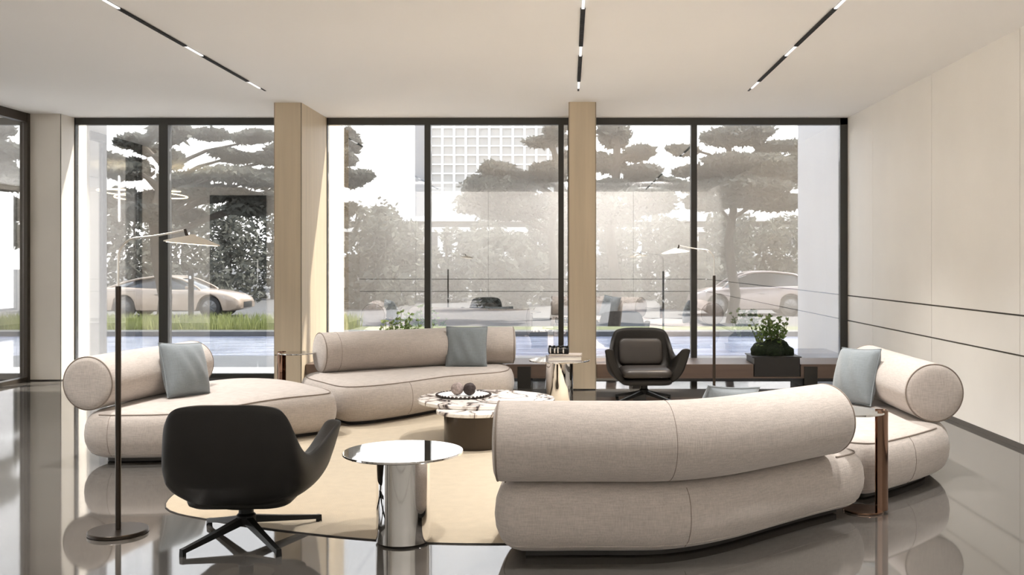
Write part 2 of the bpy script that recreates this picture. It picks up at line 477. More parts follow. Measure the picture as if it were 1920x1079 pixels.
# ------------------------------------------------------------------ ceiling light lines
def track(x, label):
    t = thing('ceiling_track_light', (x, 6.3, CEIL), label, 'ceiling light', 'black and white light lines recessed in the ceiling')
    y = .57
    bm = B(); add_box(bm, -.009, .009, y - 6.3, 9.6 - 6.3, -.004, 0); obj('housing', bm, M['track'], t, smooth=False)
    while y < 9.3:
        L = 1.12
        bm = B()
        add_box(bm, -.016, .016, y - 6.3, y + L - 6.3, -.012, -.004)
        for k in range(28):
            yy = y + (k + .5) * L / 28 - 6.3
            add_box(bm, -.013, .013, yy - .012, yy + .012, -.014, -.0115)
        obj('louvre', bm, M['track'], t, smooth=False)
        bm = B(); add_box(bm, -.010, .010, y + L + .01 - 6.3, min(y + L + .36, 9.6) - 6.3, -.012, -.004)
        obj('diffuser', bm, M['lit'], t, smooth=False)
        sp = bpy.data.lights.new('track_spot', 'SPOT'); back = y < 3.0; sp.energy = (WASH if y > 1.5 else WASH * .25) if back else (SPOT if y > 4.5 else SPOT * .5); sp.color = (1.0, .965, .93)
        sp.spot_size = math.radians(150 if back else 88); sp.spot_blend = 1.0; sp.shadow_soft_size = .07
        so = bpy.data.objects.new('track_spot', sp); COL.objects.link(so); so.location = (x, y + L / 2, CEIL - .06)
        if back: so.rotation_euler = (dg(-66), 0, 0)  # rear spots added out of view, tilted to brighten the back wall
        y += 1.475
SPOT, WASH = 110, 58
track(-2.95, 'recessed light line of black louvres on the left of the ceiling')
track(.095, 'recessed light line of black louvres ending above the middle column')
track(1.75, 'recessed light line of black louvres nearest the panelled right wall')

# ------------------------------------------------------------------ rug
half = [(-2.17, 5.32), (-1.75, 5.02), (-1.25, 4.80), (-.80, 4.67), (-.34, 4.63), (.3, 4.72), (.9, 5.0), (1.27, 5.45), (1.36, 6.2), (1.36, 7.4)]
RC = Vector((-.44, 6.95, 0))
rl = [Vector((x, y, 0)) - RC for x, y in half]
rl = resample(catmull(rl + [-p for p in rl], True, 12), 160, True)
bm = B(); rr = []
for k_, z in ((.998, .001), (1.0, .002), (.9995, .005), (.996, .006)): rr.append([bm.verts.new((p.x * k_, p.y * k_, z)) for p in rl])
for a, b in zip(rr, rr[1:]):
    for i in range(160): bm.faces.new((a[i], a[(i + 1) % 160], b[(i + 1) % 160], b[i]))
bm.faces.new(rr[0][::-1]); bm.faces.new(rr[-1])
rg = obj('rug', bm, M['rug'], loc=RC); tag(rg, 'large rounded sand coloured rug under the seating group', 'rug')
bm = B(); add_tube(bm, [(p.x * 1.001, p.y * 1.001, .0031) for p in rl], .003, 6, True)
obj('binding', bm, M['rug_edge'], rg)

# ------------------------------------------------------------------ sofas
def offset(pts, d):
    n = len(pts); out = []
    for i in range(n):
        t = (pts[(i + 1) % n] - pts[i - 1]).normalized()
        nn = Vector((-t.y, t.x, 0))                  # inward for CCW
        out.append(pts[i] + nn * d)
    return out

def smooth_loop(P, it):
    for _ in range(it):
        n = len(P); P = [P[i] * .5 + (P[i - 1] + P[(i + 1) % n]) * .25 for i in range(n)]
    return P

SEAT = [(.11, .035), (.06, .055), (.025, .09), (.006, .14), (0, .19), (.006, .25), (.022, .295), (.045, .322), (.075, .338), (.115, .349), (.16, .355)]
def sofa(loc, plan, spine, R, zc, label, seams=(), rings=(), pipe_th=.10, seat_seams=()):
    c = Vector((loc[0], loc[1], 0))
    t = thing('sofa', c, label, 'sofa', 'cream modular sofas around the sand rug')
    P = catmull([Vector((x, y, 0)) - c for x, y in plan], True, 10)
    P = resample(P, 160, True)
    area = sum(P[i - 1].x * P[i].y - P[i].x * P[i - 1].y for i in range(len(P)))
    if area < 0: P = P[::-1]
    P = smooth_loop(P, 6)
    bm = B(); rings_ = []
    for ins, z in SEAT:
        Q = smooth_loop(offset(P, ins), int(ins * 60))
        rings_.append([bm.verts.new((p.x, p.y, z)) for p in Q])
    for a, b in zip(rings_, rings_[1:]):
        for i in range(160):
            j = (i + 1) % 160; bm.faces.new((a[i], a[j], b[j], b[i]))
    bm.faces.new(rings_[0][::-1]); top = bm.faces.new(rings_[-1])
    bmesh.ops.triangulate(bm, faces=[top])
    seat = obj('seat', bm, M['fabric'], t, angle=60)
    bm = B(); Q = smooth_loop(offset(P, .047), 3)
    spw = [Vector((x, y, 0)) - c for x, y in spine]
    dense = [a.lerp(b, k / 10) for a, b in zip(spw, spw[1:]) for k in range(11)]
    keep = [min((p - q).length for q in dense) > pipe_th for p in Q]
    if False in keep:
        k0 = keep.index(False); order = [(k0 + i) % 160 for i in range(160)]; run = []; runs = []
        for i in order:
            if keep[i]: run.append(Q[i])
            elif run: runs.append(run); run = []
        if run: runs.append(run)
        for r_ in runs:
            if len(r_) > (8 if pipe_th > .08 else 40): add_tube(bm, [(p.x, p.y, .3265) for p in r_], .0042, 6)
    else: add_tube(bm, [(p.x, p.y, .3265) for p in Q], .0042, 6, True)
    obj('piping', bm, M['piping'], seat)
    bm = B(); add_tube(bm, [(p.x, p.y, .072) for p in smooth_loop(offset(P, .041), 2)], .0025, 5, True)
    obj('lower_seam', bm, M['fabric'], seat)
    for f in seat_seams:
        i = int(f * 160) % 160; bm = B(); pts = []
        for ins, z in SEAT[1:8]:
            q = offset(P, ins - .0005)[i]; pts.append((q.x, q.y, z))
        add_tube(bm, pts, .0018, 5); obj('seam', bm, M['piping'], seat)
    bm = B(); Q = smooth_loop(offset(P, .14), 8)
    lo = [bm.verts.new((p.x, p.y, 0.0065)) for p in Q]; hi = [bm.verts.new((p.x, p.y, .04)) for p in Q]
    for i in range(160):
        j = (i + 1) % 160; bm.faces.new((lo[i], lo[j], hi[j], hi[i]))
    bm.faces.new(lo[::-1]); bm.faces.new(hi)
    obj('plinth', bm, M['plinth'], t)
    # rolled back
    sp = resample(catmull([Vector((x, y, 0)) - c for x, y in spine], False, 12), 60, False)
    for _ in range(8): sp = [sp[0]] + [sp[i] * .5 + (sp[i - 1] + sp[i + 1]) * .25 for i in range(1, len(sp) - 1)] + [sp[-1]]
    seg = 48
    def frame(i):
        tt = (sp[min(i + 1, 59)] - sp[max(i - 1, 0)]).normalized(); return tt, Vector((tt.y, -tt.x, 0))
    def ring(cn, side, r): return [Vector((cn.x, cn.y, zc)) + r * (math.cos(2 * PI * k / seg) * side + Vector((0, 0, math.sin(2 * PI * k / seg)))) for k in range(seg)]
    bm = B(); RR = []
    cap = [(.034, .30), (.032, .62), (.028, .82), (.020, .93), (.010, .982)]
    t0, s0 = frame(0); t1, s1 = frame(59)
    for d_, k_ in cap: RR.append(ring(sp[0] - t0 * d_, s0, R * k_))
    for i in range(60): RR.append(ring(sp[i], frame(i)[1], R))
    for d_, k_ in cap[::-1]: RR.append(ring(sp[59] + t1 * d_, s1, R * k_))
    V = [[bm.verts.new(p) for p in r] for r in RR]
    for a, b in zip(V, V[1:]):
        for k in range(seg):
            l = (k + 1) % seg; bm.faces.new((a[k], a[l], b[l], b[k]))
    bm.faces.new(V[0][::-1]); bm.faces.new(V[-1])
    back = obj('backrest', bm, M['fabric'], t, angle=70)
    for cn, sd, tt in ((sp[0] - t0 * .012, s0, t0), (sp[59] + t1 * .012, s1, t1)):
        bm = B(); add_tube(bm, ring(cn, sd, R * .985), .0045, 6, True); obj('piping', bm, M['piping'], back)
    for f in rings:
        i = int(f * 59); bm = B(); add_tube(bm, ring(sp[i], frame(i)[1], R + .0003), .0016, 5, True); obj('seam', bm, M['piping'], back)
    return t

R_, ZC = .178, .527
sofa((-2.5, 7.3), [(-3.13, 6.42), (-2.85, 6.40), (-2.55, 6.46), (-2.33, 6.74), (-2.20, 7.02), (-2.05, 7.25), (-1.86, 7.41), (-1.77, 7.53),
                   (-1.83, 7.72), (-2.0, 7.95), (-2.2, 8.2), (-2.5, 8.42), (-2.85, 8.42), (-3.08, 8.15), (-3.16, 7.6), (-3.20, 7.0), (-3.22, 6.55)],
     [(-3.17, 6.52), (-3.10, 7.0), (-3.02, 7.45), (-2.98, 7.80)], R_, ZC,
     'cream sofa module on the left with its rolled back end facing the viewer', seat_seams=(.03,))
sofa((-1.4, 8.9), [(-1.82, 7.87), (-1.62, 7.91), (-1.33, 8.20), (-.98, 8.69), (-.62, 8.93), (-.53, 9.08), (-.52, 9.45), (-.58, 9.68),
                   (-1.0, 9.70), (-1.4, 9.52), (-1.8, 9.28), (-2.2, 9.02), (-2.38, 8.85), (-2.30, 8.52), (-2.10, 8.22), (-1.93, 7.98)],
     [(-2.19, 8.74), (-1.85, 8.97), (-1.52, 9.18), (-1.2, 9.38), (-.95, 9.50), (-.55, 9.56)], R_, ZC,
     'cream sofa module at the back, between the two window columns', rings=(.07,), seat_seams=(.12,))
sofa((.5, 5.0), [(-.30, 4.31), (.1, 4.30), (.45, 4.31), (.75, 4.46), (1.05, 4.72), (1.35, 4.98), (1.51, 5.10), (1.575, 5.215), (1.49, 5.35), (1.25, 5.62),
                 (1.03, 5.88), (.82, 5.93), (.55, 5.68), (.18, 5.25), (-.12, 5.05), (-.28, 4.95), (-.33, 4.7), (-.33, 4.4)],
     [(-.30, 4.405), (.1, 4.40), (.42, 4.405), (.66, 4.50), (.92, 4.70), (1.15, 4.895), (1.30, 5.02)], R_, ZC,
     'cream sofa module in the front, seen from behind with its back turned to the viewer', rings=(.41,), seat_seams=(.16, .9), pipe_th=.055)
sofa((1.8, 6.5), [(1.66, 5.37), (1.9, 5.55), (2.17, 5.82), (2.33, 6.02), (2.41, 6.5), (2.40, 7.1), (2.33, 7.42), (2.1, 7.52), (1.75, 7.45),
                  (1.45, 7.12), (1.28, 6.7), (1.02, 6.42), (.97, 6.25), (1.12, 5.95), (1.35, 5.65), (1.5, 5.45)],
     [(2.235, 6.04), (2.235, 6.5), (2.24, 7.0), (2.25, 7.38)], R_, ZC,
     'cream sofa module on the right beside the panelled wall', seat_seams=(.08,))

# ------------------------------------------------------------------ cushions
def cushion(loc, yaw, tilt, roll, label, w=.43, T=.075):
    bm = B(); n = 22; grid = {}
    for sgn in (1, -1):
        for i in range(n + 1):
            for j in range(n + 1):
                a, b = 2 * i / n - 1, 2 * j / n - 1
                edge = i in (0, n) or j in (0, n)
                if edge and sgn < 0: grid[(sgn, i, j)] = grid[(1, i, j)]; continue
                x = w / 2 * a * (1 - .05 * (1 - b * b)); z = w / 2 * b * (1 - .05 * (1 - a * a))
                th = T * (max(0, (1 - a * a) * (1 - b * b))) ** .42
                wr = .006 * math.sin(9 * a + 4 * b + loc[0] * 5) * (1 - a * a) * (1 - b * b)
                grid[(sgn, i, j)] = bm.verts.new((x, -sgn * (th + wr), z))
    for sgn in (1, -1):
        for i in range(n):
            for j in range(n):
                q = [grid[(sgn, i, j)], grid[(sgn, i + 1, j)], grid[(sgn, i + 1, j + 1)], grid[(sgn, i, j + 1)]]
                bm.faces.new(q if sgn > 0 else q[::-1])
    o = obj('cushion', bm, M['cushion'], angle=80)
    o.location = loc; o.rotation_euler = Euler((0, 0, 0))
    o.matrix_world = Matrix.Translation(loc) @ Matrix.Rotation(yaw, 4, 'Z') @ Matrix.Rotation(-tilt, 4, 'X') @ Matrix.Rotation(roll, 4, 'Y')
    tag(o, label, 'cushion', 'blue grey square cushions on the sofas')
    bm = B()
    E = []
    def bp(a, b): return (w / 2 * a * (1 - .05 * (1 - b * b)), 0, w / 2 * b * (1 - .05 * (1 - a * a)))
    for k in range(16): E.append(bp(-1 + k / 8, -1))
    for k in range(16): E.append(bp(1, -1 + k / 8))
    for k in range(16): E.append(bp(1 - k / 8, 1))
    for k in range(16): E.append(bp(-1, 1 - k / 8))
    add_tube(bm, E, .0045, 6, True); obj('piping', bm, M['cushion'], o)
    return o
dg = math.radians
cushion((-2.80, 7.20, .545), dg(66), dg(17), dg(4), 'blue grey square cushion leaning on the left sofa roll', w=.40, T=.095)
cushion((-.955, 9.24, .535), dg(0), dg(10), 0, 'blue grey square cushion standing upright on the back sofa', w=.385, T=.06)
cushion((.755, 4.855, .54), dg(180 + 38), dg(20), dg(-6), 'blue grey cushion peeping over the front sofa back', w=.38)
cushion((1.975, 6.78, .545), dg(-66), dg(16), dg(-3), 'blue grey square cushion leaning on the right sofa roll', w=.39, T=.095)

# ------------------------------------------------------------------ armchairs
def armchair_shell():
    # left-right symmetric control lines for s = 0 (middle of back) .. 1 (arm tip)
    ctl = [  # s, bottom(x,y,z), top(x,y,z), bulge
        (0.00, (0, -.235, .19), (0, -.335, .690), .045),
        (0.14, (.10, -.235, .19), (.13, -.333, .690), .045),
        (0.27, (.17, -.225, .19), (.250, -.318, .672), .045),
        (0.36, (.205, -.20, .19), (.288, -.290, .600), .05),
        (0.44, (.225, -.165, .19), (.305, -.245, .515), .055),
        (0.51, (.24, -.12, .19), (.318, -.185, .45), .06),
        (0.58, (.25, -.07, .19), (.330, -.105, .428), .06),
        (0.70, (.262, .03, .19), (.355, .03, .455), .055),
        (0.84, (.268, .14, .19), (.382, .16, .495), .045),
        (0.95, (.268, .23, .19), (.402, .255, .523), .03),
        (1.00, (.266, .265, .195), (.405, .285, .520), .015)]
    NS, NT = 36, 14
    def lerp_ctl(s):
        a = abs(s)
        for i in range(len(ctl) - 1):
            if ctl[i][0] <= a <= ctl[i + 1][0] + 1e-9:
                k = (a - ctl[i][0]) / (ctl[i + 1][0] - ctl[i][0]); break
        A, C = ctl[i], ctl[i + 1]
        b = Vector(A[1]).lerp(Vector(C[1]), k); t = Vector(A[2]).lerp(Vector(C[2]), k); g = A[3] + (C[3] - A[3]) * k
        if s < 0: b.x = -b.x; t.x = -t.x
        return b, t, g
    outer = []
    for i in range(-NS, NS + 1):
        s = i / NS; b, t, g = lerp_ctl(s); rowp = []
        h = Vector((b.x + t.x, (b.y + t.y) - .12, 0)); h.z = 0
        h = h.normalized() if h.length > 1e-4 else Vector((0, -1, 0))
        for j in range(NT + 1):
            q = j / NT
            p = b.lerp(t, q) + h * g * math.sin(PI * q) * (1 if q < .5 else .9)
            if q < .3: p -= Vector((h.x, h.y, 0)) * .05 * (1 - q / .3) ** 2
            rowp.append(p)
        outer.append(rowp)
    for _ in range(2):
        new = [r[:] for r in outer]
        for i in range(1, len(outer) - 1):
            for j in range(NT + 1): new[i][j] = outer[i][j] * .5 + (outer[i - 1][j] + outer[i + 1][j]) * .25
        outer = new
    bm = B()
    n = len(outer)
    def nrm(i, j):
        a = outer[min(i + 1, n - 1)][j] - outer[max(i - 1, 0)][j]; c = outer[i][min(j + 1, NT)] - outer[i][max(j - 1, 0)]
        return a.cross(c).normalized()
    sgn = 1 if nrm(n // 2, 5).y > 0 else -1
    VO = [[bm.verts.new(outer[i][j]) for j in range(NT + 1)] for i in range(n)]
    TH = .042
    VI = []
    for i in range(n):
        edge = min(i, n - 1 - i)
        row = []
        for j in range(NT + 1):
            a_ = abs(i / NS - 1); arm = min(1, max(0, (a_ - .45) / .2))
            th = (TH + .042 * arm * (.35 + .65 * min(1, j / 4))) * (.75 if j == NT else 1) * (.75 if edge == 0 else 1)
            row.append(bm.verts.new(outer[i][j] + nrm(i, j) * sgn * th - Vector((0, 0, .004 if j == NT else 0))))
        VI.append(row)
    for i in range(n - 1):
        for j in range(NT):
            bm.faces.new((VO[i][j], VO[i + 1][j], VO[i + 1][j + 1], VO[i][j + 1]))
            bm.faces.new((VI[i][j], VI[i][j + 1], VI[i + 1][j + 1], VI[i + 1][j]))
        bm.faces.new((VO[i][NT], VO[i + 1][NT], VI[i + 1][NT], VI[i][NT]))
        bm.faces.new((VO[i][0], VI[i][0], VI[i + 1][0], VO[i + 1][0]))
    for i in (0, n - 1):
        for j in range(NT):
            bm.faces.new((VO[i][j], VO[i][j + 1], VI[i][j + 1], VI[i][j]))
    return bm

def rounded_slab(bm, w, y0, y1, z0, z1, r, bulge=0.0):
    """soft rounded-rectangle cushion"""
    pts = []
    for cx, cy, a0 in ((w - r, y1 - r, 0), (-w + r, y1 - r, 90), (-w + r, y0 + r, 180), (w - r, y0 + r, 270)):
        for k in range(9):
            a = math.radians(a0 + 90 * k / 8); pts.append(Vector((cx + r * math.cos(a), cy + r * math.sin(a), 0)))
    hh = z1 - z0; rr = []
    for ins, f in ((.05, 0), (.02, .06), (.005, .2), (0, .45), (.004, .7), (.018, .9), (.045, 1.0), (.09, 1.0 + bulge)):
        q = []
        for p in pts:
            c = Vector((0, (y0 + y1) / 2, 0)); v = p - c
            q.append(bm.verts.new(c + Vector((v.x * (1 - ins / w), v.y * (1 - ins / ((y1 - y0) / 2)), z0 + hh * f))))
        rr.append(q)
    n = len(pts)
    for a, b in zip(rr, rr[1:]):
        for i in range(n): bm.faces.new((a[i], a[(i + 1) % n], b[(i + 1) % n], b[i]))
    bm.faces.new(rr[0][::-1]); bm.faces.new(rr[-1])

def armchair(loc, rz, label, tips):
    t = thing('armchair', loc, label, 'armchair', 'dark leather swivel armchairs', rz)
    sh = obj('shell', armchair_shell(), M['leather'], t, angle=75)
    m = sh.modifiers.new('subdivision', 'SUBSURF'); m.levels = 1; m.render_levels = 1
    bm = B(); rounded_slab(bm, .240, -.20, .30, .180, .245, .10); obj('seat_pan', bm, M['leather'], t, angle=60)
    bm = B(); rounded_slab(bm, .232, -.16, .315, .25, .335, .07, .05); obj('seat_cushion', bm, M['leather_in'], t, angle=60)
    bm = B(); rounded_slab(bm, .215, -.14, .125, 0, .036, .06, .05)
    pad = obj('back_cushion', bm, M['leather_in'], t, angle=60)
    pad.location = (0, -.268, .445); pad.rotation_euler = (dg(-78), 0, 0)
    bm = B(); add_lathe(bm, [(.042, .075), (.045, .085), (.045, .115), (.035, .125), (.035, .165), (.13, .168), (.13, .175)], seg=32)
    obj('swivel_column', bm, M['black'], t)
    for (tx, ty, dz) in tips:
        v = Vector((tx, ty, 0)); L = v.length; d = v.normalized(); s = Vector((-d.y, d.x, 0))
        bm = B(); secs = []
        for k, (f, zt, hgt, wd) in enumerate(((.05, .112, .036, .021), (.5, .072, .026, .017), (.95, .036, .020, .014), (1.0, .034, .034, .014))):
            c = d * (L * f)
            z1 = zt + dz * f; z0 = z1 - hgt
            secs.append([bm.verts.new(c + s * wd * a + Vector((0, 0, z))) for a, z in ((-1, z0), (1, z0), (.8, z1), (-.8, z1))])
        for a, b in zip(secs, secs[1:]):
            for i in range(4): bm.faces.new((a[i], a[(i + 1) % 4], b[(i + 1) % 4], b[i]))
        bm.faces.new(secs[0][::-1]); bm.faces.new(secs[-1])
        leg = obj('leg', bm, M['black'], t, smooth=False)
        bm = B(); add_lathe(bm, [(.010, 0), (.010, .012)], c=tuple(d * (L - .015) + Vector((0, 0, dz))), seg=12); obj('glide', bm, M['black'], leg)
    return t
def local_tips(c, rz, W):
    m = Matrix.Rotation(-rz, 3, 'Z'); return [tuple((m @ Vector((x - c[0], y - c[1], 0)))[:2]) + (.0063 if math.hypot(x + .45, y - 6.93) < 2.29 else 0,) for x, y in W]
c1, r1 = (-1.545, 4.73), dg(2)
a1 = armchair((c1[0], c1[1], 0), r1, 'dark leather swivel armchair in the left foreground with its back turned',
              local_tips(c1, r1, [(-1.74, 4.43), (-1.30, 4.43), (-1.265, 5.03), (-1.815, 4.98)]))
c2, r2 = (.72, 9.42), dg(183)
a2 = armchair((c2[0], c2[1], 0), r2, 'dark leather swivel armchair by the window facing the viewer',
              local_tips(c2, r2, [(.45, 9.17), (.98, 9.19), (.99, 9.66), (.47, 9.68)]))

# ------------------------------------------------------------------ floor lamps
def floor_lamp(loc, rz, label):
    t = thing('floor_lamp', loc, label, 'floor lamp', 'slim dark floor lamps with disc shades', rz)
    bm = B(); add_lathe(bm, [(.134, 0), (.139, .003), (.139, .017), (.136, .02)], seg=64); obj('base', bm, M['bronze_dark'], t)
    bm = B(); add_tube(bm, [(0, 0, .018), (0, 0, .6), (0, 0, 1.208)], .0135, 16); obj('pole', bm, M['bronze_dark'], t)
    bm = B()
    arc = [(0, 0, 1.20), (0, 0, 1.33)]
    for k in range(1, 9):
        a = PI / 2 * k / 8 * .93; arc.append((.095 * (1 - math.cos(a)), 0, 1.345 + .10 * math.sin(a)))
    arc += [(.16, 0, 1.452), (.25, 0, 1.468), (.322, 0, 1.484)]
    add_tube(bm, arc, .0052, 10); obj('arm', bm, M['silver'], t)
    bm = B(); add_tube(bm, [(.318, 0, 1.488), (.325, 0, 1.462), (.345, 0, 1.440)], .007, 10); obj('joint', bm, M['bronze_dark'], t)
    bm = B()
    add_lathe(bm, [(.129, -.002), (.131, .0), (.130, .003), (.085, .018), (.045, .030), (.016, .038), (.014, .044)], seg=56, cap=False)
    add_lathe(bm, [(.129, -.002), (.08, .004), (.01, .006)], seg=56, cap=False)
    sh = obj('lamp_shade', bm, M['shade'], t); sh.location = (.352, 0, 1.418); sh.rotation_euler = (0, dg(5), 0)
    bm = B(); add_lathe(bm, [(.118, -.0045), (.120, -.003), (.118, -.002)], seg=56); obj('diffuser', bm, M['lampglow'], sh)
    L = bpy.data.lights.new('lamp_light', 'SPOT'); L.energy = 9; L.color = (1.0, .72, .45); L.spot_size = dg(120); L.spot_blend = 1; L.shadow_soft_size = .1
    lo = bpy.data.objects.new('lamp_light', L); COL.objects.link(lo); lo.parent = t; lo.location = (.352, 0, 1.40)
    return t
floor_lamp((-2.20, 4.82, 0), dg(4), 'slim floor lamp in the left foreground, its disc shade reaching right')
floor_lamp((1.328, 9.0, 0), dg(178), 'slim floor lamp by the window beside the far armchair')

# ------------------------------------------------------------------ chrome drum side tables
def drum_table(loc, label):
    t = thing('side_table', loc, label, 'side table', 'round mirror chrome side tables')
    bm = B(); add_lathe(bm, [(.124, 0), (.128, .004), (.128, .41)], seg=96); obj('pedestal', bm, M['chrome'], t, angle=30)
    bm = B(); add_lathe(bm, [(.280, .412), (.283, .415), (.283, .422), (.281, .424)], seg=96); obj('tabletop', bm, M['chrome'], t, angle=30)
    return t
drum_table((-.784, 4.68, .0062), 'round mirror chrome side table beside the near armchair, its top bare')
drum_table((-.085, 9.12, .0062), 'round mirror chrome side table holding books near the middle column')

# books + ornament on the far drum table
ZT = .4307
def book(loc, w, dpt, h, rz, cov, label):
    t = thing('book', loc, label, 'book', 'books stacked on the far side table', rz)
    bm = B(); add_box(bm, -w / 2, w / 2, -dpt / 2, dpt / 2, 0, .004, .001); add_box(bm, -w / 2, w / 2, -dpt / 2, dpt / 2, h - .004, h, .001)
    add_box(bm, -w / 2, -w / 2 + .004, -dpt / 2, dpt / 2, 0, h); obj('cover', bm, cov, t, smooth=False)
    bm = B(); add_box(bm, -w / 2 + .004, w / 2 - .006, -dpt / 2 + .005, dpt / 2 - .005, .004, h - .004); obj('pages', bm, M['pages'], t, smooth=False)
book((-.045, 9.08, ZT), .31, .23, .038, dg(6), M['book1'], 'grey book at the bottom of the stack on the chrome side table')
book((-.025, 9.09, ZT + .0385), .29, .21, .016, dg(-5), M['book2'], 'thin taupe book lying on top of the grey book')
t = thing('ornament', (-.09, 9.07, ZT + .055), 'black and silver banded roll shaped ornament on the books', 'ornament', rz=dg(-4))
bm = B(); add_tube(bm, [(-.095, 0, .034), (-.09, 0, .034), (.09, 0, .034), (.095, 0, .034)], [.026, .033, .033, .026], 24); obj('body', bm, M['black'], t)
for x in (-.075, -.035, -.005, .045):
    bm = B(); add_tube(bm, [(x - .006, 0, .034), (x + .006, 0, .034)], .0345, 24); obj('band', bm, M['chrome'], t)
bm = B()
for k in range(9): add_lathe(bm, [(.002, -.012), (.010, -.008), (.013, 0), (.010, .008), (.002, .012)], c=(-.08 + .02 * k, -.012 + .006 * math.sin(k * 2.1), .066 + .004 * math.cos(k * 3)), seg=10)
obj('beads', bm, M['black'], t)

# ------------------------------------------------------------------ slim bronze C tables between the sofas
def c_table(loc, rz, label):
    t = thing('side_table', loc, label, 'side table', 'slim bronze side tables between the sofas', rz)
    bm = B(); add_lathe(bm, [(.105, 0), (.107, .002), (.107, .009), (.105, .011)], c=(-.105, 0, 0), seg=64); obj('base', bm, M['copper'], t, angle=30)
    bm = B(); n = 24; a0, a1 = dg(-115), dg(115); r0, r1 = .037, .043
    ro, ri = [], []
    for k in range(n + 1):
        a = a0 + (a1 - a0) * k / n
        ro.append((r1 * math.cos(a), r1 * math.sin(a))); ri.append((r0 * math.cos(a), r0 * math.sin(a)))
    loop = ro + ri[::-1]
    lo = [bm.verts.new((x - .02, y, .011)) for x, y in loop]; hi = [bm.verts.new((x - .02, y, .540)) for x, y in loop]
    m_ = len(loop)
    for i in range(m_): bm.faces.new((lo[i], lo[(i + 1) % m_], hi[(i + 1) % m_], hi[i]))
    for k in range(n):
        bm.faces.new((lo[k + 1], lo[k], lo[m_ - 1 - k], lo[m_ - 2 - k])); bm.faces.new((hi[k], hi[k + 1], hi[m_ - 2 - k], hi[m_ - 1 - k]))
    obj('post', bm, M['copper'], t)
    bm = B(); add_lathe(bm, [(.157, .522), (.160, .524), (.160, .531), (.158, .533)], c=(-.155, 0, 0), seg=72); obj('tabletop', bm, M['smoked'], t, angle=30)
    return t
c_table((1.675, 5.245, 0), dg(-8), 'slim bronze side table between the front and right sofa modules')
c_table((-2.55, 8.72, 0), dg(172), 'slim bronze side table rising behind the left sofa seat near the column')

# ------------------------------------------------------------------ coffee table
t = thing('coffee_table', (-.66, 7.3, .0062), 'low marble coffee table with two rounded overlapping tops and dark drum pedestals', 'coffee table')
def organic_top(cx, cy, rx, ry, z0, z1, wob, ph):
    bm = B(); P = []
    for k in range(96):
        a = 2 * PI * k / 96; r = 1 + wob * math.cos(2 * a + ph) + wob * .5 * math.cos(3 * a + ph)
        P.append((cx + rx * r * math.cos(a), cy + ry * r * math.sin(a)))
    rr = []
    for s, z in ((.985, z0), (1.0, z0 + .006), (1.0, z1 - .006), (.985, z1)):
        rr.append([bm.verts.new((cx + (x - cx) * s, cy + (y - cy) * s, z)) for x, y in P])
    for a, b in zip(rr, rr[1:]):
        for i in range(96): bm.faces.new((a[i], a[(i + 1) % 96], b[(i + 1) % 96], b[i]))
    bm.faces.new(rr[0][::-1]); bm.faces.new(rr[-1])
    return bm
def pedestal(cx, cy, r, h):
    bm = B(); add_lathe(bm, [(r, 0), (r, h)], c=(cx, cy, 0), seg=72); return bm
obj('tabletop', organic_top(.03, .16, .50, .47, .268, .300, .04, .6), M['marble'], t, angle=30)
obj('tabletop', organic_top(-.02, -.22, .27, .26, .240, .2675, .03, 2.0), M['marble'], t, angle=30)
obj('pedestal', pedestal(-.02, -.20, .215, .240), M['pedestal'], t, angle=30)
obj('pedestal', pedestal(.15, .28, .19, .268), M['pedestal'], t, angle=30)
ZT2 = .3066
tr = thing('tray', (-.80, 7.52, ZT2), 'round white plate with a dark beaded rim on the coffee table', 'tray')
bm = B(); add_lathe(bm, [(.12, 0), (.18, .004), (.198, .014), (.195, .016), (.178, .008), (.12, .005)], seg=64); obj('plate', bm, M['white'], tr)
bm = B()
for k in range(40):
    a = 2 * PI * k / 40; add_lathe(bm, [(.003, -.009), (.009, -.005), (.011, 0), (.009, .005), (.003, .009)], c=(.203 * math.cos(a), .203 * math.sin(a), .014), seg=8)
obj('beaded_rim', bm, M['ball2'], tr)
def ball(loc, r, mat, label, seed):
    random.seed(seed); bm = B()
    bmesh.ops.create_icosphere(bm, subdivisions=4, radius=r)
    cs = [Vector((random.gauss(0, 1), random.gauss(0, 1), random.gauss(0, 1))).normalized() for _ in range(90)]
    for v in bm.verts:
        d_ = v.co.normalized(); m_ = max(d_.dot(c) for c in cs); v.co = d_ * r * (.90 + .10 * min(1, max(0, (m_ - .93) / .07)))
    o = obj('decorative_ball', bm, mat, loc=loc); return tag(o, label, 'decoration', 'knobbly balls on the tray')
ball((-.848, 7.52, ZT2 + .056), .049, M['ball1'], 'knobbly taupe ball, the paler of the pair on the tray', 1)
ball((-.752, 7.50, ZT2 + .057), .049, M['ball2'], 'knobbly dark brown ball, the darker of the pair on the tray', 2)

# ------------------------------------------------------------------ window benches with planters
def bench(x0, x1, pl, legs, label):
    c = (x0 + x1) / 2
    t = thing('bench', (c, 10.8, 0), label, 'bench', 'low walnut benches under the windows')
    Y0, Y1 = -.35, .35
    xs = [(x0 - c, pl - .25 - c), (pl + .25 - c, x1 - c)]
    bm = B()
    for a, b in xs: add_box(bm, a, b, Y0, Y1, .115, .25, .004)
    add_box(bm, x0 - c, x1 - c, Y0, Y1, .100, .116)
    add_box(bm, pl - .26 - c, pl + .26 - c, .12, Y1, .112, .25, .004)
    obj('bench_top', bm, M['bench'], t, smooth=False)
    for lx in legs:
        bm = B(); add_box(bm, lx - .07 - c, lx + .07 - c, Y0 - .012, Y0 + .06, 0, .225, .003)
        add_box(bm, lx - .07 - c, lx + .07 - c, Y0, Y1 - .05, 0, .102)
        obj('leg', bm, M['bench_leg'], t, smooth=False)
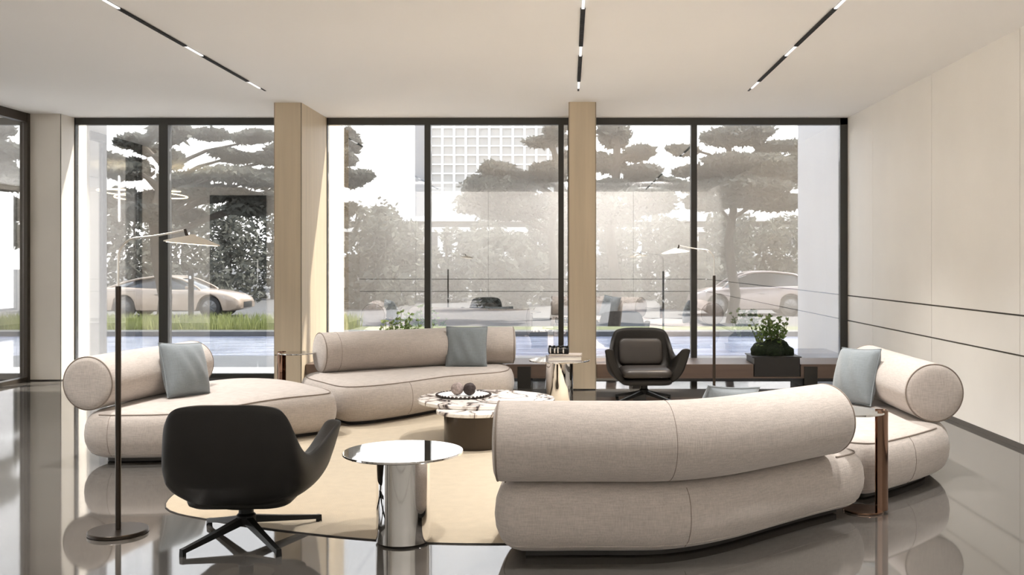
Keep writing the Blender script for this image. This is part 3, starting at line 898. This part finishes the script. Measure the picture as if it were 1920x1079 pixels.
bench(-2.785, -.005, -1.78, (-.47, -2.45), 'low walnut bench under the middle window, partly hidden by the back sofa')
bench(.295, RW - .005, 2.21, (2.565, .75), 'low walnut bench under the right window, running to the panelled wall')

def planter(x, y, label, seed):
    random.seed(seed)
    t = thing('planter', (x, y, .1165), label, 'planter', 'dark planters of leafy greenery on the window benches')
    bm = B(); add_box(bm, -.242, .242, -.235, .235, 0, .20, .006); obj('box', bm, M['planter'], t, smooth=False)
    bm = B(); add_box(bm, -.262, .262, -.225, .225, .200, .212, .003); obj('rim', bm, M['planter'], t, smooth=False)
    bm = B()
    for k in range(16):
        a = random.uniform(0, 2 * PI); q = random.uniform(0, 1) ** .6
        px_, py_ = .17 * q * math.cos(a), .12 * q * math.sin(a); rr = random.uniform(.06, .10)
        mm = Matrix.Translation((px_, py_, .225 + .07 * (1 - q) + random.uniform(0, .03))) @ Matrix.Diagonal((rr * 1.2, rr, rr * .95, 1))
        r = bmesh.ops.create_icosphere(bm, subdivisions=3, radius=1, matrix=mm)
        for v in r['verts']: v.co += Vector((random.uniform(-1, 1), random.uniform(-1, 1), random.uniform(-1, 1))) * .006
    obj('moss', bm, M['moss'], t)
    bs = B(); bl = B()
    def leaf(p, dr, L):
        dr = dr.normalized(); s = dr.cross(Vector((random.gauss(0, 1), random.gauss(0, 1), random.gauss(0, 1)))).normalized(); w = L * .32
        a = bl.verts.new(p); b = bl.verts.new(p + dr * L * .5 + s * w); c = bl.verts.new(p + dr * L); d_ = bl.verts.new(p + dr * L * .5 - s * w)
        bl.faces.new((a, b, c, d_))
    for k in range(34):
        a = random.uniform(0, 2 * PI); q = random.uniform(.1, 1)
        p = Vector((.19 * q * math.cos(a), .12 * q * math.sin(a), .25)); h = random.uniform(.18, .43) * (1.1 - .3 * q)
        dr = Vector((.45 * q * math.cos(a), .35 * q * math.sin(a), 1)).normalized(); pts = [p.copy()]
        for j in range(6):
            p = p + dr * h / 6; dr = (dr + Vector((random.gauss(0, .12), random.gauss(0, .12), 0))).normalized(); pts.append(p.copy())
            for _ in range(3 if j > 0 else 1):
                leaf(p, dr * .5 + Vector((random.gauss(0, 1), random.gauss(0, 1), random.gauss(.2, .6))), random.uniform(.028, .058))
        for _ in range(4): leaf(p, dr + Vector((random.gauss(0, .6), random.gauss(0, .6), 0)), random.uniform(.02, .04))
        add_tube(bs, pts, .0022, 4)
    obj('stems', bs, M['stem'], t); obj('leaves', bl, M['leaf'], t, smooth=False)
planter(2.21, 10.685, 'dark box planter with leafy greenery on the right window bench', 11)
planter(-1.78, 10.685, 'dark planter whose leaves rise behind the back sofa', 12)

# ------------------------------------------------------------------ lobby lights (seen reflected in the left window)
t = thing('ring_chandelier', (-7.35, 5.8, CEIL), 'chandelier of thin glowing tilted rings, seen reflected in the left window', 'chandelier')
for R0, z, ti, tj in ((.72, -.48, 2, 3), (.60, -.42, -4, 2), (.45, -.52, 3, -4)):
    bm = B(); add_tube(bm, [(R0 * math.cos(a * PI / 36), R0 * math.sin(a * PI / 36), 0) for a in range(72)], .008, 6, True)
    r = obj('ring', bm, M['gold'], t); r.location = (0, 0, z); r.rotation_euler = (dg(ti), dg(tj), 0)
bm = B()
for a in range(3): add_tube(bm, [(.02 * math.cos(a * 2.09), .02 * math.sin(a * 2.09), 0), (.6 * math.cos(a * 2.09), .6 * math.sin(a * 2.09), -.44)], .002, 4)
obj('cables', bm, M['silver'], t)
t = thing('pendant_light', (-7.85, 5.6, CEIL), 'slim upright light stick hanging beside the ring chandelier', 'pendant light')
bm = B(); add_tube(bm, [(0, 0, -.15), (0, 0, -.95)], .012, 10); obj('tube', bm, M['stick'], t)
bm = B(); add_tube(bm, [(0, 0, 0), (0, 0, -.15)], .003, 6); obj('cable', bm, M['silver'], t)

# ------------------------------------------------------------------ outdoors
GZ = -.45
def slab(name, x0, x1, y0, y1, z0, z1, mat):
    bm = B(); add_box(bm, x0, x1, y0, y1, z0, z1); return struct(obj(name, bm, mat, smooth=False))
slab('ground_terrace', -30, 20, WIN + .06, 12.62, -.3, -.012, M['stone'])
slab('ground_dark_paving', -30, 20, 12.62, 14.4, -.3, -.03, M['dstone'])
bm = B(); add_box(bm, -30, 20, 14.4, 18.6, -.3, -.06); struct(obj('ground_pool', bm, M['water'], smooth=False))
slab('ground_kerb', -30, 20, 18.6, 19.1, -.3, .03, M['dstone'])
slab('ground_berm', -30, 20, 19.1, 20.6, -.5, .0, M['soil'])
slab('ground_road', -160, 160, 20.6, 400, -.7, GZ, M['asphalt'])
random.seed(5)
bm = B()
for k in range(7500):
    x = random.uniform(-15.0, -4.3); y = random.uniform(19.15, 20.5); h = random.uniform(.16, .36) * 1
    a = random.uniform(0, PI); w_ = .010; dx, dy = math.cos(a) * w_, math.sin(a) * w_; lx, ly = random.gauss(0, .06), random.gauss(0, .06)
    bm.faces.new([bm.verts.new(p) for p in ((x - dx, y - dy, 0), (x + dx, y + dy, 0), (x + dx * .6 + lx * .5, y + ly * .5, h * .6), (x + lx, y + ly, h))])
o = obj('grass', bm, M['grass'], smooth=False); tag(o, 'strip of tall bright grass beyond the pool outside', 'grass', kind='stuff')

def cards(bm, c, rx, ry, rz, n, L):
    for _ in range(n):
        d_ = Vector((random.gauss(0, 1), random.gauss(0, 1), random.gauss(0, 1))).normalized(); q = random.uniform(.35, 1.0) ** .6 * (1 if random.random() < .85 else random.uniform(1.0, 1.32))
        p = Vector(c) + Vector((d_.x * rx * q, d_.y * ry * q, d_.z * rz * q))
        a = Vector((random.gauss(0, 1), random.gauss(0, 1), random.gauss(0, .7))).normalized(); b = a.cross(Vector((random.gauss(0, 1), random.gauss(0, 1), random.gauss(0, 1)))).normalized()
        l = L * random.uniform(.6, 1.3); w_ = l * .42
        bm.faces.new([bm.verts.new(x) for x in (p - a * l, p - b * w_, p + a * l, p + b * w_)])

def pine(Y, tu, pads, label, seed, top=7.5, lean=0.0):
    random.seed(seed)
    base = at(tu, V0, Y); base.z = GZ
    t = thing('pine_tree', base, label, 'tree', 'pine trees beyond the pool')
    bt = B(); bl = B()
    top_p = Vector((lean, 0, top))
    pts = [Vector((lean * (k / 8) ** 1.5 + .12 * math.sin(k * 1.7), .1 * math.cos(k * 1.3), top * k / 8)) for k in range(9)]
    add_tube(bt, pts, [.17 - .014 * k for k in range(9)], 10)
    for (u, v, ru, rv) in pads:
        dy = random.uniform(-1.1, 1.1)
        c = at(u, v, Y + dy) - base; s = Y / F
        n = int(22 * (ru * rv) ** .5) + 90
        for _ in range(3):
            j = Vector((random.gauss(0, .35) * ru * s, random.gauss(0, .5), random.gauss(0, .25) * rv * s))
            cards(bl, c + j, ru * s * .72, ru * s * .72, rv * s * .75, n, .105)
        zt = max(.5, c.z - .3 - .25 * abs(c.x)); f = min(1, zt / top)
        st = Vector((lean * f ** 1.5, 0, zt)); add_tube(bt, [st, (st + c) / 2 + Vector((0, 0, .12)), c], [.06, .045, .02], 6)
    obj('trunk', bt, M['bark'], t); obj('foliage', bl, M['pine'], t, smooth=False)
pine(23.5, 300, [(345, 255, 45, 22), (330, 300, 30, 18), (250, 270, 40, 16), (200, 300, 40, 16), (360, 345, 50, 16), (470, 265, 45, 14), (445, 292, 40, 10), (425, 325, 65, 16),
               (485, 335, 40, 18), (505, 300, 26, 14), (560, 290, 50, 25), (400, 360, 70, 14), (300, 365, 50, 14), (250, 325, 50, 20), (240, 372, 50, 22), (310, 398, 60, 20), (470, 390, 60, 18), (430, 368, 60, 12), (520, 370, 50, 16), (590, 350, 40, 20)],
     'spreading pine with layered crown seen through the left window', 21)
pine(25, -70, [(-30, 250, 60, 25), (0, 295, 50, 22), (10, 345, 40, 20), (-10, 395, 60, 25), (0, 450, 50, 30), (-60, 320, 50, 24), (-80, 380, 50, 24)],
     'pine at the far left edge, seen through the glazed screen', 20)
pine(28, 600, [(650, 262, 26, 26), (655, 300, 22, 16), (672, 330, 34, 12), (645, 340, 26, 16), (640, 395, 22, 14), (600, 280, 40, 24), (590, 350, 40, 20)],
     'pine whose branch ends peep past the tan column at the middle window', 22)
pine(31, 1040, [(1015, 270, 52, 13), (1040, 242, 25, 12), (940, 325, 34, 20), (985, 340, 55, 18), (925, 372, 60, 18), (935, 345, 42, 20), (960, 355, 70, 22), (905, 392, 50, 12), (1000, 380, 70, 20), (1035, 320, 30, 16), (960, 400, 80, 16),
                (1080, 300, 40, 22), (1085, 370, 40, 25)],
     'pine with broad low boughs in front of the white tower', 23)
pine(25, 1150, [(1150, 255, 38, 20), (1195, 285, 36, 14), (1140, 305, 45, 20), (1200, 325, 50, 14), (1150, 355, 50, 20), (1240, 350, 50, 14), (1210, 380, 70, 18), (1100, 400, 60, 25), (1150, 400, 60, 20)],
     'pine just to the right of the middle column outside', 24)
pine(29, 1372, [(1335, 258, 45, 18), (1400, 250, 50, 16), (1288, 278, 34, 10), (1380, 295, 70, 20), (1455, 275, 42, 14), (1430, 320, 65, 22), (1330, 322, 40, 18), (1480, 325, 40, 20), (1390, 350, 80, 18), (1320, 352, 50, 14), (1335, 385, 50, 16), (1430, 380, 80, 16), (1290, 320, 26, 10),
                (1540, 300, 50, 30), (1460, 370, 60, 20)],
     'largest pine, filling the right window with its dark crown', 25, top=6.6)

def shrub(u, v, Y, ru, rv, label, seed):
    random.seed(seed)
    base = at(u, V0, Y); base.z = GZ; s = Y / F
    c = at(u, v, Y) - base
    t = thing('shrub', base, label, 'shrub', 'shrubs in the row across the road')
    bl = B(); bs = B()
    top = c.z + rv * s
    n = 5
    for k in range(n):
        f = (k + .5) / n
        for _ in range(3):
            cc = Vector((random.gauss(0, .35) * ru * s, random.gauss(0, .5), top * f * random.uniform(.85, 1.05)))
            cards(bl, cc, ru * s * .62 * (1.15 - .55 * f), ru * s * .55, top * .16, 150, .17)
    add_tube(bs, [(0, 0, 0), (.05, 0, top * .5), (0, .05, top * .85)], [.09, .06, .03], 8)
    obj('trunk', bs, M['bark'], t); obj('foliage', bl, M['shrub'], t, smooth=False)
for k, (u, v, Y, ru, rv, lab) in enumerate([
    (700, 450, 36, 60, 44, 'rounded shrub at the left of the middle window beyond the road'),
    (748, 435, 38, 52, 40, 'taller pointed shrub right of the rounded one outside the middle window'),
    (835, 470, 37, 60, 36, 'broad shrub right of the middle window mullion outside'),
    (905, 455, 40, 55, 36, 'shrub below the white tower outside'),
    (965, 480, 37, 60, 36, 'shrub seen above the reflected armchair outside'),
    (1040, 450, 39, 60, 40, 'shrub directly left of the middle column outside'),
    (1140, 460, 36, 62, 40, 'shrub directly right of the middle column outside'),
    (1215, 450, 39, 60, 40, 'shrub behind the far lamp arm outside'),
    (1280, 465, 37, 55, 36, 'shrub at the right window mullion outside'),
    (1350, 450, 40, 60, 36, 'shrub beside the large pine trunk outside'),
    (1430, 455, 42, 66, 36, 'shrub behind the pale car outside'),
    (1505, 450, 40, 60, 40, 'rightmost shrub outside the right window'),
    (250, 448, 41, 70, 66, 'leftmost shrub behind the champagne car'),
    (340, 448, 42, 70, 66, 'shrub above the champagne car roof'),
    (430, 448, 41, 70, 66, 'shrub above the champagne car bonnet'),
    (510, 448, 40, 70, 66, 'shrub beside the left tan column outside')]):
    shrub(u, v - 6, (38.0, 41.5, 45.0, 48.5, 52.0)[k % 4 if k < 16 else 4], ru * 1.15, rv, lab, 40 + k)

# buildings
t = thing('tower_building', (at(915, V0, 150).x, 150, GZ), 'tall office tower with white gridded facade far behind', 'building')
x0, x1 = (808 - 915) * 150 / F, (1060 - 915) * 150 / F
bm = B(); add_box(bm, x0, x1, 0, 22, 0, 25.2); obj('wall', bm, M['pane'], t, smooth=False)
bm = B(); k = 0; x = x0
while x <= x1 + .01: add_box(bm, x - .18, x + .18, -.5, 0, 0, 25.2); x += 1.78
obj('facade_fins', bm, M['facade'], t, smooth=False)
bm = B()
for k in range(19): add_box(bm, x0, x1, -.3, 0, 1.4 * k - .12, 1.4 * k + .12)
obj('floor_bands', bm, M['facade'], t, smooth=False)
bm = B(); add_box(bm, x0 - 2.75, x0 - .2, 2, 22, 0, 25.2); obj('stair_core', bm, M['gpane'], t, smooth=False)

t = thing('podium_building', (at(870, V0, 62).x, 62, GZ), 'long low building with white roof slabs behind the shrubs', 'building')
bm = B(); add_box(bm, -12, 42, 1, 9, 0, 4.4); obj('wall', bm, M['ppane'], t, smooth=False)
for z, d_ in ((4.4, .8), (3.75, .2), (2.2, .3)):
    bm = B(); add_box(bm, -12.5, 42.5, -d_, 9.5, z, z + .28); obj('roof_slab' if z > 4 else 'ledge', bm, M['facade'], t, smooth=False)
bm = B()
for k in range(60): add_box(bm, -11.6 + .9 * k, -11.3 + .9 * k, .4, 1, 0, 3.75)
obj('facade_fins', bm, M['facade'], t, smooth=False)
t = thing('pavilion_building', (at(1250, V0, 75).x, 75, GZ), 'white flat roofed building between the pines in the right window', 'building')
bm = B(); add_box(bm, -2.6, 5, 0, 10, 0, 8.0); obj('wall', bm, M['concrete'], t, smooth=False)
bm = B(); add_box(bm, -3.2, 6, -1.2, 11, 8.0, 9.2); obj('roof', bm, M['facade'], t, smooth=False)

# bollard
bx = at(358, 505, 20.3)
t = thing('bollard', (bx.x, 20.3, 0), 'black upright bollard light standing in the grass', 'bollard')
bm = B(); add_box(bm, -.045, .045, -.045, .045, 0, 1.2, .006); obj('post', bm, M['black'], t, smooth=False)
bm = B(); add_box(bm, -.02, .02, -.048, -.044, 1.0, 1.06); obj('lens', bm, M['lamp_glass'], t, smooth=False)

# cars
def car(loc, face, paint, label, L=4.75, hatch=False):
    t = thing('car', loc, label, 'car', 'cars parked beyond the grass', 0 if face > 0 else PI)
    W = .92
    # stations along x (front = +): x, sill z, belt z, half width
    if not hatch:
        belt = [(-2.36, .72), (-2.30, .86), (-2.0, .97), (-1.4, .98), (-.6, .95), (.2, .92), (.9, .90), (1.5, .85), (2.0, .75), (2.28, .64), (2.38, .50)]
        roof = [(-1.95, .97), (-1.5, 1.14), (-1.0, 1.27), (-.4, 1.35), (.1, 1.34), (.5, 1.24), (.95, 1.02), (1.1, .91)]
    else:
        belt = [(-2.05, .60), (-2.02, .86), (-1.8, 1.0), (-1.2, 1.0), (-.6, .98), (.2, .96), (.9, .94), (1.4, .90), (1.8, .80), (2.02, .66), (2.08, .5)]
        roof = [(-1.98, 1.0), (-1.75, 1.25), (-1.4, 1.42), (-.6, 1.50), (0, 1.48), (.4, 1.38), (.85, 1.12), (1.05, .95)]
    f = L / 4.75 if not hatch else 1
    def it(tab, x):
        for a, b in zip(tab, tab[1:]):
            if a[0] <= x <= b[0]: return a[1] + (b[1] - a[1]) * (x - a[0]) / (b[0] - a[0])
        return tab[0][1] if x < tab[0][0] else tab[-1][1]
    wx = (1.42, -1.38) if not hatch else (1.22, -1.22); wr = .345
    bm = B(); xs = []; xe0, xe1 = belt[0][0], belt[-1][0]; n = 64
    secs = []
    for k in range(n + 1):
        x = xe0 + (xe1 - xe0) * k / n
        bz = it(belt, x); end = min((x - xe0) / .35, (xe1 - x) / .45, 1); hw = W * (.80 + .20 * max(0, end) ** .5)
        sill = .20 + .10 * (1 - max(0, min(1, end * 1.5)))
        for w0 in wx:
            dd = abs(x - w0)
            if dd < wr + .04: sill = max(sill, .33 + math.sqrt(max(0, (wr + .04) ** 2 - dd * dd)))
        sill = min(sill, bz - .03)
        mid = (sill + bz) / 2
        ring = [(-hw * .92, sill), (-hw, sill + .04), (-hw * 1.0, mid), (-hw * .97, bz - .05), (-hw * .90, bz), (-hw * .4, bz + .035), (hw * .4, bz + .035), (hw * .90, bz), (hw * .97, bz - .05), (hw, mid), (hw, sill + .04), (hw * .92, sill)]
        secs.append([bm.verts.new((x, y, z)) for y, z in ring])
    m_ = 12
    for a, b in zip(secs, secs[1:]):
        for i in range(m_): bm.faces.new((a[i], a[(i + 1) % m_], b[(i + 1) % m_], b[i]))
    bm.faces.new(secs[0][::-1]); bm.faces.new(secs[-1])
    obj('body', bm, paint, t, angle=50)
    def green(scale, dz, w0, w1, x_a, x_b, lo):
        bm = B(); secs = []; n = 30
        for k in range(n + 1):
            x = x_a + (x_b - x_a) * k / n
            rz = it(roof, x) + dz; bz = min(it(belt, x) + lo, rz - .005)
            secs.append([bm.verts.new(p) for p in ((x, -w0, bz), (x, -w1, rz - .05 if rz - .05 > bz else rz), (x, -w1 * .8, rz), (x, w1 * .8, rz), (x, w1, rz - .05 if rz - .05 > bz else rz), (x, w0, bz))])
        for a, b in zip(secs, secs[1:]):
            for i in range(6): bm.faces.new((a[i], a[(i + 1) % 6], b[(i + 1) % 6], b[i]))
        bm.faces.new(secs[0][::-1]); bm.faces.new(secs[-1]); return bm
    obj('windows', green(1, -.03, .80, .62, roof[0][0], roof[-1][0], -.02), M['carglass'], t, angle=40)
    bm = B(); n = 24
    for sy in (-1, 1):
        add_tube(bm, [(roof[0][0] + (roof[-1][0] - roof[0][0]) * k / n, sy * (.80 - .18 * (it(roof, roof[0][0] + (roof[-1][0] - roof[0][0]) * k / n) - .92) / .45), it(roof, roof[0][0] + (roof[-1][0] - roof[0][0]) * k / n) - .02) for k in range(n + 1)], .035, 8)
    a_, b_ = (-1.2, .35) if not hatch else (-1.7, .2)
    rs = []
    for k in range(13):
        x = a_ + (b_ - a_) * k / 12; z = it(roof, x)
        rs.append([bm.verts.new((x, y, z - .03 * (abs(y) / .62) ** 2)) for y in (-.64, -.4, 0, .4, .64)])
    for a, b in zip(rs, rs[1:]):
        for i in range(4): bm.faces.new((a[i], a[i + 1], b[i + 1], b[i]))
    obj('roof', bm, paint, t, angle=60)
    for w0 in wx:
        for sy in (-1, 1):
            bm = B(); add_tube(bm, [(w0, sy * .66, .335), (w0, sy * .67, .335), (w0, sy * .86, .335), (w0, sy * .88, .335)], [.30, wr, wr, .31], 32)
            wh = obj('wheel', bm, M['tyre'], t)
            bm = B(); add_tube(bm, [(w0, sy * .875, .335), (w0, sy * .885, .335)], [.235, .22], 28)
            for k in range(10):
                a = 2 * PI * k / 10; add_tube(bm, [(w0, sy * .89, .335), (w0 + .21 * math.cos(a), sy * .887, .335 + .21 * math.sin(a))], .012, 5)
            obj('rim', bm, M['rim'], wh)
    xf = belt[-1][0]
    bm = B(); add_box(bm, xf - .06, xf + .012, -.42, .42, .30, .50, .01); obj('grille', bm, M['tyre'], t)
    for sy in (-1, 1):
        bm = B(); add_tube(bm, [(xf - .10, sy * .60, .58), (xf - .28, sy * .80, .64), (xf - .5, sy * .885, .67)], [.03, .045, .02], 10); obj('headlight', bm, M['lamp_glass'], t)
        bm = B(); add_box(bm, belt[0][0] - .015, belt[0][0] + .12, sy * .66 - .12, sy * .66 + .12, .66, .74, .01); obj('tail_light', bm, M['red'], t)
        bm = B(); add_box(bm, .70, .86, sy * 1.0 - .09, sy * 1.0 + .09, .93, 1.03, .02); obj('wing_mirror', bm, paint, t)
    bm = B()
    for sy in (-1, 1): add_box(bm, -.35, -.17, sy * .925 - .008, sy * .925 + .008, .74, .765, .004)
    obj('door_handle', bm, M['rim'], t)
c = at(331, 560, 33.0); car((c.x, 33.0, GZ), 1, M['carpaint'], 'champagne coloured sleek car behind the grass in the left window')
c = at(1405, 540, 34.0); car((c.x, 34.0, GZ), -1, M['carpaint2'], 'pale rose hatchback seen faintly through the right window', hatch=True)

# ------------------------------------------------------------------ light
wd = bpy.data.worlds.new('world'); S.world = wd; wd.use_nodes = True
t = wd.node_tree; t.nodes.clear()
out = t.nodes.new('ShaderNodeOutputWorld'); bg = t.nodes.new('ShaderNodeBackground')
tc = t.nodes.new('ShaderNodeTexCoord'); sx = t.nodes.new('ShaderNodeSeparateXYZ'); r = t.nodes.new('ShaderNodeValToRGB')
t.links.new(tc.outputs['Generated'], sx.inputs[0]); t.links.new(sx.outputs['Z'], r.inputs['Fac'])
r.color_ramp.elements[0].color = (1.0, .985, .96, 1); r.color_ramp.elements[0].position = 0
r.color_ramp.elements[1].color = (.72, .84, 1.0, 1); r.color_ramp.elements[1].position = .8
t.links.new(r.outputs[0], bg.inputs[0]); bg.inputs[1].default_value = 1.5
t.links.new(bg.outputs[0], out.inputs[0])
sl = bpy.data.lights.new('sun', 'SUN'); sl.energy = 7.0; sl.angle = dg(2.0); sl.color = (1.0, .93, .82)
so = bpy.data.objects.new('sun', sl); COL.objects.link(so)
so.rotation_euler = Vector((-.50, -.36, -.79)).to_track_quat('-Z', 'Y').to_euler()

S.view_settings.view_transform = 'Standard'; S.view_settings.look = 'None'; S.view_settings.gamma = 1
S.view_settings.use_curve_mapping = False
S.view_settings.exposure = 1.6
try:
    S.cycles.max_bounces = 12; S.cycles.diffuse_bounces = 6; S.cycles.glossy_bounces = 6; S.cycles.transparent_max_bounces = 16
    S.cycles.sample_clamp_indirect = 6.0
except Exception: pass
